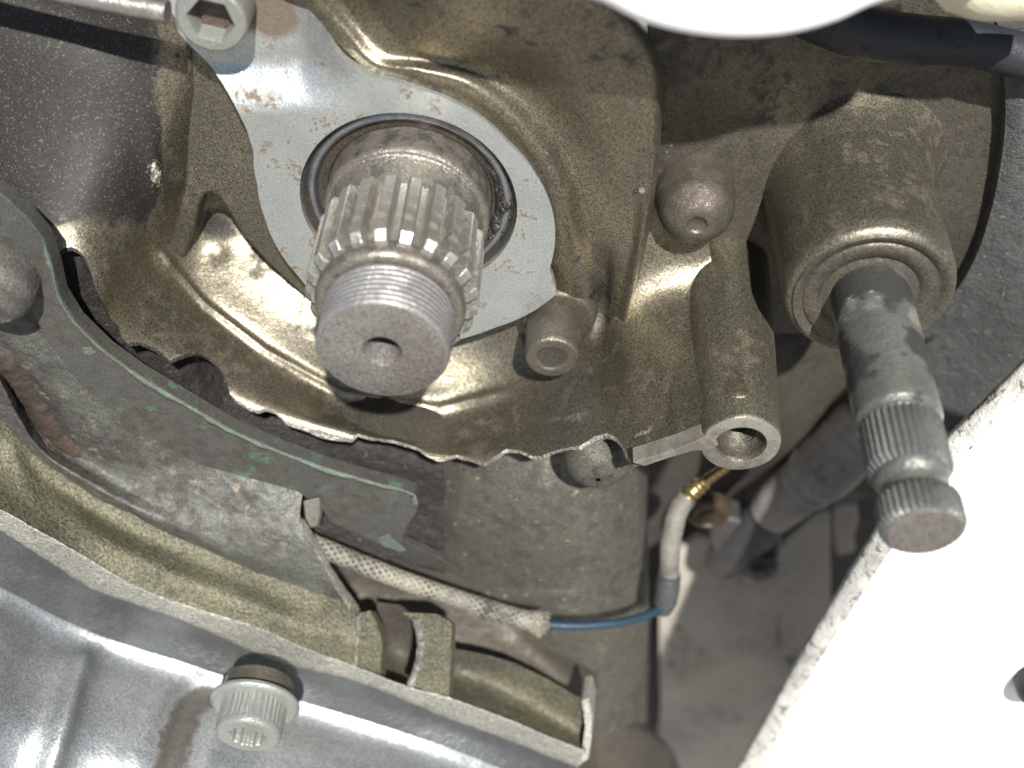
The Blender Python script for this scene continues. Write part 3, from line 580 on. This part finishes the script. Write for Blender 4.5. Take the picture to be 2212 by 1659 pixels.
k = np.ones(15)/15; ro = np.convolve(np.concatenate([ro[-7:], ro, ro[:7]]), k, 'valid')
prof_t = np.concatenate([[0, 0, .004], np.linspace(.02, .985, 44), [.995, 1, 1, 1]])
V = []
for j, t in enumerate(prof_t):
    r = 26.0+(ro-26.0)*t
    uu, vv = r*np.cos(th), r*np.sin(th)
    lift = plate_lift(uu, vv)
    w = WP+lift
    if j == 0 or j == len(prof_t)-1: w = WP-2.4+lift
    elif j == 1 or j == len(prof_t)-2: w = WP-.35+lift
    V.append(np.stack([uu, vv, w], -1))
pl = mk('retainer_plate', np.concatenate(V), gridfaces(len(prof_t), NA, closed=True), 'plate', None, angle=40); tag(pl, 'flat grey steel retainer plate with rust stains around the splined shaft', 'plate')
attr = np.zeros(len(pl.data.vertices), np.float32)
allv = np.concatenate(V)
attr = 1.0*np.exp(-(((allv[:, 0]+25)/8)**2+((allv[:, 1]-47)/8)**2))+.36*np.exp(-(((allv[:, 0]+18)/13)**2+((allv[:, 1]-26)/6)**2))+.5*np.exp(-(((allv[:, 0]-25)/12)**2+((allv[:, 1]+33)/6)**2))
at = pl.data.attributes.new('grime_and_shade', 'FLOAT', 'POINT'); at.data.foreach_set('value', attr.astype(np.float32))

seal = empty('oil_seal', (0, -26, 0), 'oily black ring seal between retainer plate and splined shaft', 'oil seal')
lathe('seal_rim', fillet([(20, -6), (26.4, -6), (26.4, .6), (25.6, 1.1), (25.0, .2), (24.0, -.8), (20, -1.2)], .4), (0, 0), 'seal', seal, 96)
lathe('seal_lip', fillet([(19, -5), (25.2, -4), (25.0, -.4), (24.2, .5), (22.9, .6), (22.2, -.6), (21.9, -3), (19, -3.2)], .6), (0, 0), 'sealsteel', seal, 96)

aa = np.radians(np.linspace(-75, 42, 120)); rr = np.linspace(20.4, 25.9, 22)
TH, RR = np.meshgrid(aa, rr); XX = np.stack([RR*np.cos(TH), RR*np.sin(TH), np.zeros_like(RR)], -1)
edge_ = np.sin(np.clip((TH-aa[0])/(aa[-1]-aa[0]), 0, 1)*math.pi)**.6*np.sin(np.clip((RR-20.2)/5.9, 0, 1)*math.pi)**.5
XX[..., 2] = -2.2+edge_*(2.6+.9*vnoise(XX, 2.2, 3)+.6*vnoise(XX, .8, 2, 5))
mk('grease_crescent', XX.reshape(-1, 3), gridfaces(22, 120), 'grease', seal)
sh = empty('output_shaft', (0, -20, 0), 'splined steel output shaft with threaded end and centre hole', 'shaft')
lathe('shaft_collar', fillet([(0, -8), (19.7, -8), (19.7, 6.6), (19.2, 7.4), (18.3, 7.6), (17.4, 9.5), (16.6, 12.5), (16.0, 15.5), (0, 15.5)], .8, 5), (0, 0), 'brassy', sh, 96)
lathe('spline_root', [(0, 12), (16.0, 12), (16.0, 36.4), (15.6, 36.9), (0, 36.9)], (0, 0), 'tooth', sh, 84)
NT = 21
def tooth_mesh():
    # trapezoid tooth: height 3 mm, chamfered outer end
    a = 2*math.pi/NT
    pr = [(-.36*a, 15.9), (-.23*a, 19.0), (-.2*a, 19.25), (.2*a, 19.25), (.23*a, 19.0), (.36*a, 15.9)]
    st = [(13.8, .86), (15.6, .985), (16.6, 1.0), (35.2, 1.0), (36.9, .9)]
    V = []
    for w, s in st:
        for t, r in pr:
            rr = 15.9+(r-15.9)*max(0, (s-.8)/.2)
            V.append((rr*math.sin(t), rr*math.cos(t), w))
    n = len(pr); f = gridfaces(len(st), n)
    f = list(f)+[tuple(range(n)), tuple((len(st)-1)*n+i for i in range(n))]
    return V, f
V, f = tooth_mesh(); off = world(np.array([0, -20, 0]))
t0 = mk('spline_tooth', V, f, 'tooth', None, smooth=False); t0.parent = sh
# move the tooth mesh so that its origin lies on the shaft axis
base = Vector(t0.location); t0.data.transform(Matrix.Translation(base)); t0.location = (-Vector(off.tolist()))
for i in range(1, NT):
    c = t0.copy(); COL.objects.link(c); c.parent = sh; c.rotation_euler = (0, 2*math.pi*i/NT, 0)
t0.rotation_euler = (0, 0, 0)
lathe('oil_ring', fillet([(0, 35), (16.6, 35), (16.6, 38.8), (16.0, 39.8), (15.0, 40.2), (0, 40.2)], .7), (0, 0), 'brassy', sh, 84)
thr = [(0, 39), (13.6, 39), (13.9, 40.4)]+[(14.3, h_) for h_ in np.linspace(40.6, 51.3, 96)]+[(14.1, 51.7), (13.7, 52.1), (13.6, 52.15), (6, 52.0), (5.5, 35), (0, 34)]
def helix(t, h):
    x_ = (h/1.5-t/(2*math.pi)) % 1
    return 1-.03*np.exp(-((x_-.5)/.16)**2)*((h > 40.6) & (h < 51.2))
lathe('thread', thr, (0, 0), 'thread', sh, 120, rmod=helix, angle=50)
lathe('end_face', [(0, 36), (2.9, 38), (3.4, 50.2), (4.3, 52.25), (5.0, 52.35), (13.2, 52.35), (13.6, 52.1), (13.6, 51)], (0, 0), 'endface', sh, 72, angle=50)

# ================================================================ BOLTS AND PINS
tb = P(455, 45, 7)
b1 = hexcap('socket_bolt', tb, 7, 7.6, 9, 4.3, 5, 'boltgrey', None); tag(b1, 'grey hexagon socket bolt with rusty recess holding the retainer plate arm', 'bolt', )
pn = empty('retainer_pin', (pc[0], pc[1]-7, -2), 'dull round steel pin standing below the retainer plate corner', 'pin')
lathe('pin_body', fillet([(0, -4), (7.2, -4), (7.2, 10.9), (6.6, 12), (4.2, 12), (3.6, 11.6), (2.5, 11.3), (0, 11.4)], .5), (pc[0], pc[1]), 'pin', pn, 48, lumps=(.12, 2))
lathe('rough_centre', [(0, 10), (3.5, 10), (3.5, 11.6), (2.5, 11.5), (0, 11.6)], (pc[0], pc[1]), 'olive_dark', pn, 32, lumps=(.3, 1))
lb = P(535, 1592, 84)
cb = empty('cover_bolt', (lb[0], lb[1]-8, 70), 'grey knurled socket cap bolt on washer in the silver side cover', 'bolt')
hexcap('bolt_head', lb, 84, 8.6, 8.5, 4.4, 5, 'boltgrey', cb, knurl=.03, lobes=12, recess='pin')
lathe('washer', fillet([(8, 73.6), (11.8, 73.6), (12.0, 74.8), (11.0, 75.6), (8, 75.8)], .4), (lb[0], lb[1]), 'boltgrey', cb, 64)
lathe('bolt_collar', [(0, 68), (9.2, 68), (9.2, 74), (0, 74)], (lb[0], lb[1]), 'pin', cb, 48)
ph = P(1292, 1030, 30)
ps = empty('round_head_screw', (ph[0], ph[1]-10, 12), 'dirty grey round head screw under the broken bay edge', 'screw')
lathe('screw_head', fillet([(0, 2), (8.0, 2), (8.2, 19), (9.6, 20), (9.6, 23), (8.2, 27), (5.2, 29.6), (0, 30.4)], 2, 5), (ph[0], ph[1]), 'lower', ps, 56, lumps=(.15, 3))
for a in (.2, .2+math.pi/2):
    d = np.array([math.cos(a), math.sin(a), 0]); e = np.array([-d[1], d[0], 0]); c = np.array([ph[0], ph[1]-.6, 30.0])
    V = [c+d*sx*4.0+e*sy*.6+np.array([0, 0, sz]) for sz in (-2.5, .5) for sx, sy in ((-1, -1), (1, -1), (1, 1), (-1, 1))]
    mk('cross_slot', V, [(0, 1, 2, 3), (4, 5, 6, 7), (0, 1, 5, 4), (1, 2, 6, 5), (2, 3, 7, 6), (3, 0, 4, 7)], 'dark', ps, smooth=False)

# ================================================================ SHIFT SHAFT
sf = empty('shift_shaft', (sc_[0], sc_[1]-9, 19), 'steel gear shift shaft with two serrated bands sticking out of its boss', 'shaft')
prof = [(0, 15), (9.0, 15), (9.0, 20)]+[(9.0, 20+k) for k in range(1, 40)]+[(8.9, 59.2), (8.5, 60.0), (8.3, 60.6), (8.0, 61.2), (0, 61.2)]
wl = np.zeros(len(prof)*64+2)
o = lathe('shaft_rod', prof, (sc_[0], sc_[1]), 'shift', sf, 64, angle=45)
vs = np.array([v.co for v in o.data.vertices])
n1 = vnoise(vs*1000, 9, 3, 2)
hw = -vs[:, 1]*1000+(-np.array(sf.location)[1]*1000)
o.data.attributes.new('grime_and_shade', 'FLOAT', 'POINT').data.foreach_set('value', np.clip(.46+1.1*n1-.5*sm(hw, 50, 58), 0, 1).astype(np.float32))
o.data.attributes.new('wear_and_shine', 'FLOAT', 'POINT').data.foreach_set('value', np.clip(.2-1.0*n1+.35*np.exp(-((hw-26)/6)**2), 0, 1).astype(np.float32))
def serr(n, amp):
    return lambda t, h: 1-amp*(2*np.abs((t*n/(2*math.pi)) % 1-.5))
NS = 36
lathe('serrated_band', [(0, 60.4), (7.5, 60.4), (8.45, 61.2), (8.5, 61.6), (8.5, 72.4), (7.3, 74.2), (0, 74.2)], (sc_[0], sc_[1]), 'shiftband', sf, NS*8, rmod=serr(NS, .085), angle=35)
lathe('neck_groove', fillet([(0, 73.6), (7.5, 73.6), (7.3, 75), (6.3, 77), (6.3, 79), (7.2, 80.4), (0, 80.4)], .6), (sc_[0], sc_[1]), 'shift', sf, 56)
lathe('serrated_tip', [(0, 79.6), (6.9, 79.6), (8.2, 80.8), (8.35, 81.2), (8.35, 86.4), (7.5, 87.4), (0, 87.4)], (sc_[0], sc_[1]), 'shiftband', sf, NS*8, rmod=serr(NS, .085), angle=35)
lathe('tip_face', fillet([(0, 86), (7.2, 86), (7.0, 87.7), (0, 87.8)], .3), (sc_[0], sc_[1]), 'endface', sf, 56)
lathe('rod_end', [(0, 60), (8.35, 60), (8.35, 60.9), (0, 60.9)], (sc_[0], sc_[1]), 'shift', sf, 56)

# ================================================================ WIRE LOOM
bs = empty('braided_sleeve', P(930, 1275, 31), 'frayed cream and grey braided wire sleeve lying across the lower case', 'sleeve')
def weave(t, L): return 1+.05*np.maximum(np.sin(8*t+L*2.3), np.sin(8*t-L*2.3))
spts = [(630,1152,29),(690,1180,32),(800,1226,34),(900,1264,34.5),(1000,1298,35),(1090,1326,35),(1150,1342,35.5),(1165,1346,35.5)]
tube('braid', spts, [2.5, 2.7, 2.7, 2.7, 2.7, 2.8, 3.1], 'braid', bs, 60, 520, rmod=weave, lumps=(.15, 6), cap=False, braid=True)
e0, e1 = P(1138, 1339, 35.5), P(1176, 1350, 35.5); ax = (e1-e0)/np.linalg.norm(e1-e0); fx, fy, _ = frame(ax)
Vv, Ff = [], []
for i in range(150):
    a = random.uniform(0, 2*math.pi); sp = random.uniform(.2, .75); ln = random.uniform(2.2, 5.0)
    rdir = fx*math.cos(a)+fy*math.sin(a); r0 = random.uniform(2.4, 3.0)
    p = [e0+rdir*r0+ax*1.0, e0+rdir*(r0+sp*.5)+ax*(1+ln*.5), e0+rdir*(r0+sp*ln*.55)+ax*(1+ln)]
    sd = np.cross(ax, rdir)*.14; up = rdir*.1; b_ = len(Vv)
    for q in p: Vv += [q-sd, q+sd, q+up]
    for k in range(2):
        for j in range(3): Ff.append((b_+k*3+j, b_+k*3+(j+1) % 3, b_+k*3+3+(j+1) % 3, b_+k*3+3+j))
fs = mk('frayed_strands', Vv, Ff, 'braid', bs); fs['kind'] = 'stuff'
bw = tube('blue_wire', [(1120,1334,35.5),(1180,1348,35),(1250,1352,34),(1330,1346,31),(1390,1332,26),(1425,1312,21),(1442,1285,18)], 1.35, 'blue', None, 16, 90); tag(bw, 'thin blue wire running from the frayed sleeve to the rubber boot', 'wire')
cn = empty('wire_connector', P(1450, 1200, 12), 'grey sleeved wire connector with black rubber boot and brass tip', 'connector')
tube('rubber_boot', [(1434,1318,19.5),(1436,1300,19),(1441,1275,17.5),(1444,1248,15.5),(1445,1240,15)], [2.6, 3.7, 3.9, 3.7, 3.5], 'boot', cn, 28, 50, lumps=(.2, 4))
tube('grey_sleeve', [(1445,1250,15.5),(1446,1200,12),(1452,1150,8),(1464,1105,4),(1486,1072,1)], [3.3, 3.1, 3.1, 3.2, 3.3], 'greysleeve', cn, 28, 70, lumps=(.35, 4))
tube('brass_ferrule', [(1483,1078,1.5),(1500,1058,0),(1522,1040,-2)], [2.3, 2.8, 2.4], 'brass', cn, 20, 24, rmod=lambda t, L: 1+.1*np.sin(L*2.6))
tube('brass_pin', [(1518,1044,-2),(1545,1024,-4),(1575,1005,-6)], [1.9, 1.7, 1.5], 'brass', cn, 16, 24, rmod=lambda t, L: 1+.06*np.sin(L*3.5))

# ================================================================ SWITCH, HOSE, PAN
sb = P(1532, 1122, -14)
bt = empty('brown_bolt', (sb[0], sb[1]-7, -24), 'round brown bolt head beside the grey wire sleeve', 'bolt')
lathe('bolt_dome', fillet([(0, -20), (7.6, -20), (7.6, -17.4), (6.6, -15), (4.4, -14.2), (4.0, -14.9), (0, -14.9)], .8), (sb[0], sb[1]), 'brown', bt, 48)
lathe('bolt_centre', fillet([(0, -16), (3.2, -16), (3.0, -14.2), (0, -13.9)], .4), (sb[0], sb[1]), 'brown', bt, 32)
hs = empty('hose_elbow', P(1640, 1170, -40), 'dark stepped rubber hose and elbow in the recess behind the shift shaft', 'hose')
tube('hose_end', [(1668,1105,-34),(1690,1084,-33),(1712,1066,-33),(1745,1042,-34)], [8.2, 8.9, 9.1, 9.1], 'hose', hs, 40, 30, lumps=(.15, 6))
tube('hose_clamp', [(1736,1050,-33),(1750,1038,-33),(1772,1018,-34)], [9.9, 10.2, 10.2], 'hose', hs, 40, 20)
tube('hose_sleeve', [(1762,1026,-33),(1772,1017,-33),(1800,990,-35),(1850,940,-38),(1880,905,-40)], [10.8, 11.6, 11.7, 11.6, 11.4], 'hose', hs, 44, 160, lumps=(.2, 8), rmod=lambda t, L: 1-.05*np.exp(-(((L % 7.5)-3.7)/.5)**2))
tube('elbow', [(1560,1215,-42),(1585,1190,-38),(1615,1160,-36),(1650,1122,-35),(1680,1095,-35)], [7, 8.2, 8.4, 8.0, 7.6], 'bracket', hs, 36, 50, lumps=(.3, 6))
sk = empty('switch_bracket', P(1610, 1230, -40), 'black mounting bracket with small flange bolt under the hose elbow', 'bracket')
prism('bracket_plate', [(1532,1130,-34),(1575,1120,-33),(1640,1140,-33),(1690,1160,-33),(1686,1200,-33),(1672,1245,-33),(1630,1252,-33),(1590,1248,-33),(1555,1215,-34),(1535,1180,-34)], (0, -2, -12), 'bracket', sk, 2.0, seg=4)
fb = P(1642, 1236, -29)
lathe('flange_bolt', fillet([(0, -40), (7.0, -40), (7.0, -31), (6.5, -30), (4.2, -29.6), (3.6, -27.2), (0, -26.9)], .4), (fb[0], fb[1]), 'bracket', sk, 40)
pan = empty('belly_pan', P(1600, 1640, -70), 'dirty pale inner panel with black spots behind the rubber boot', 'panel')
loft('pan_sheet', [[(1432,1205,-58),(1480,1180,-58),(1520,1160,-58),(1575,1200,-58),(1650,1215,-58),(1676,1190,-59)],
                   [(1425,1300,-58),(1480,1300,-56),(1540,1300,-55),(1600,1300,-55),(1650,1300,-56),(1682,1300,-58)],
                   [(1425,1450,-58),(1480,1450,-54),(1540,1450,-53),(1600,1450,-53),(1650,1430,-55),(1684,1410,-58)],
                   [(1425,1560,-58),(1480,1560,-54),(1540,1560,-52),(1620,1560,-52),(1690,1540,-54),(1760,1500,-56)],
                   [(1390,1760,-60),(1480,1760,-56),(1540,1760,-54),(1620,1760,-54),(1690,1760,-54),(1780,1760,-56)]], 90, 90, 'pan', pan, (.3, 14), back=(0, 0, -3))
loft('pan_fold', [[(1676,1190,-59),(1720,1150,-62),(1760,1115,-64),(1793,1105,-66)], [(1682,1300,-58),(1720,1290,-62),(1760,1270,-64),(1795,1240,-66)], [(1684,1410,-58),(1720,1390,-62),(1760,1360,-64),(1796,1300,-66)], [(1700,1520,-57),(1740,1480,-60),(1780,1430,-63),(1810,1380,-66)]], 40, 50, 'pan', pan, (.3, 14), back=(0, 0, -3))
prism('pan_tab', [(1795,1100,-70),(1825,1085,-70),(1852,1095,-70),(1856,1130,-70),(1845,1170,-70),(1850,1195,-70),(1805,1205,-70),(1795,1160,-70)], (0, 0, -6), 'pan', pan, 2)

# ================================================================ RIGHT SIDE: RUBBER PANEL, FAIRING
rp, _ = loft('splash_guard', [[(2160,60,-26),(2200,60,-25),(2260,60,-25),(2340,60,-25)], [(2172,260,-26),(2205,260,-24.5),(2260,260,-24),(2340,260,-24)], [(2140,460,-26),(2180,470,-24.5),(2250,480,-23),(2340,480,-22)], [(2078,610,-28),(2130,620,-26),(2220,640,-22),(2340,660,-20)],
               [(1960,740,-34),(2060,770,-30),(2180,800,-24),(2330,830,-18)], [(1930,900,-36),(2040,930,-30),(2120,960,-24),(2300,1000,-18)]], 90, 140, 'rubber', None, (.35, 6), back=(0, -1, -7))
tag(rp, 'grey black rubber splash guard with ragged edge beside the gearbox wall', 'guard')
far = empty('fairing_panel', P(1800, 1500, 26), 'white painted fairing panel with chipped dirty edge beside the shift shaft', 'fairing')
eL = [(2330,655,24),(2212,778,26),(2110,880,28),(2050,940,29),(1975,1025,30),(1890,1145,30),(1800,1292,30),(1722,1422,30),(1660,1540,30),(1590,1665,30),(1520,1800,30)]
eR = [(2330,735,30),(2212,850,32),(2130,930,33.5),(2075,1000,34),(2010,1080,34.5),(1926,1186,35),(1840,1320,35),(1765,1438,34.5),(1705,1550,34),(1640,1668,34),(1575,1800,34)]
loft('chipped_edge', [[(x-1, y-1, w-7) for x, y, w in eL], eL, [(a*.5+x*.5, b*.5+y*.5, c*.5+w*.5+.8) for (a, b, c), (x, y, w) in zip(eL, eR)], eR], 240, 24, 'edge', far, (.25, 4), back=(3, -.5, -3))
face2 = [(x+150, y+90, w+4) for x, y, w in eR]; face3 = [(x+420, y+260, w-2) for x, y, w in eR]; face4 = [(x+900, y+500, w-30) for x, y, w in eR]
loft('outer_face', [eR, face2, face3, face4], 120, 60, 'fairing', far, (.12, 25), back=(1, -1, -3))
kb = P(2262, 1480, 40)
kn = lathe('rubber_stop', fillet([(0, 22), (9, 22), (9, 42), (7, 45), (0, 46)], 1.5), (kb[0], kb[1]), 'blackhose', None, 40); tag(kn, 'black rubber stop standing on the white fairing panel', 'rubber stop')

# ================================================================ ABOVE: WHITE FRAME SPAR, HOSES, ROD
fr = empty('frame_spar', P(1600, 40, 24), 'white painted rounded frame lug jutting over the engine top', 'frame')
A = PA(np.array([(700,-420,27),(830,-190,27),(950,-90,27),(1080,-45,27),(1200,-30,27),(1290,-4,27),(1375,38,27),(1480,66,26),(1590,76,26),(1700,68,26),(1800,42,26),(1890,2,26),(2000,-30,26),(2130,-62,26),(2280,-130,26),(2420,-330,26)], float)); A = cr(A, 60)
cen = P(1600, -330, 30)
prof = [(1.0, -8), (1.0, -1), (.985, 2.0), (.95, 4.2), (.9, 5.4), (.8, 6.2), (.5, 7.2), (0.02, 7.6)]
V = [cen*(1-s)+A*s+np.array([0, 0, d]) - np.array([0, 0, (1-s)*(30-26)]) for s, d in prof]
back_ = [cen*(1-s)+A*s+np.array([0, 0, -8]) for s in (.02,)]
mk('lug', np.concatenate(back_+V), gridfaces(len(V)+1, 60), 'white', fr)
hz = tube('black_hose', [(1560,-60,-14),(1720,20,-18),(1860,70,-20),(1980,86,-22),(2100,96,-22),(2330,150,-22)], [5.0, 5.4, 5.8, 5.6, 5.2, 5.2], 'blackhose', None, 32, 80, lumps=(.2, 8)); tag(hz, 'dark blue black rubber hose curving below the white frame lug', 'hose')
bg_, _ = loft('beige_cover', [[(1980,-120,0),(2100,-120,4),(2300,-120,4)], [(2010,-20,2),(2120,-10,6),(2300,-20,6)], [(2040,22,0),(2130,40,3),(2300,34,3)], [(2050,26,-5),(2130,46,-4),(2300,40,-4)]], 40, 40, 'beige', None, (.1, 10), back=(0, 0, -6)); tag(bg_, 'pale beige cover at the top above the black hose', 'cover')
rod = tube('bright_rod', [(-80,-62,0),(120,-22,2),(250,6,3),(362,26,4)], 2.5, 'steel', None, 28, 40); tag(rod, 'bright round steel rod ending at the socket bolt', 'rod')
lw = lathe('grey_knob', fillet([(0, 20), (9.5, 20), (9.5, 36), (7.5, 39), (0, 39.5)], 1.5), tuple(P(-32, 650, 39)[:2]), 'rib', None, 40, lumps=(.2, 5)); tag(lw, 'grey rounded lug standing on the curved gasket flange', 'lug')
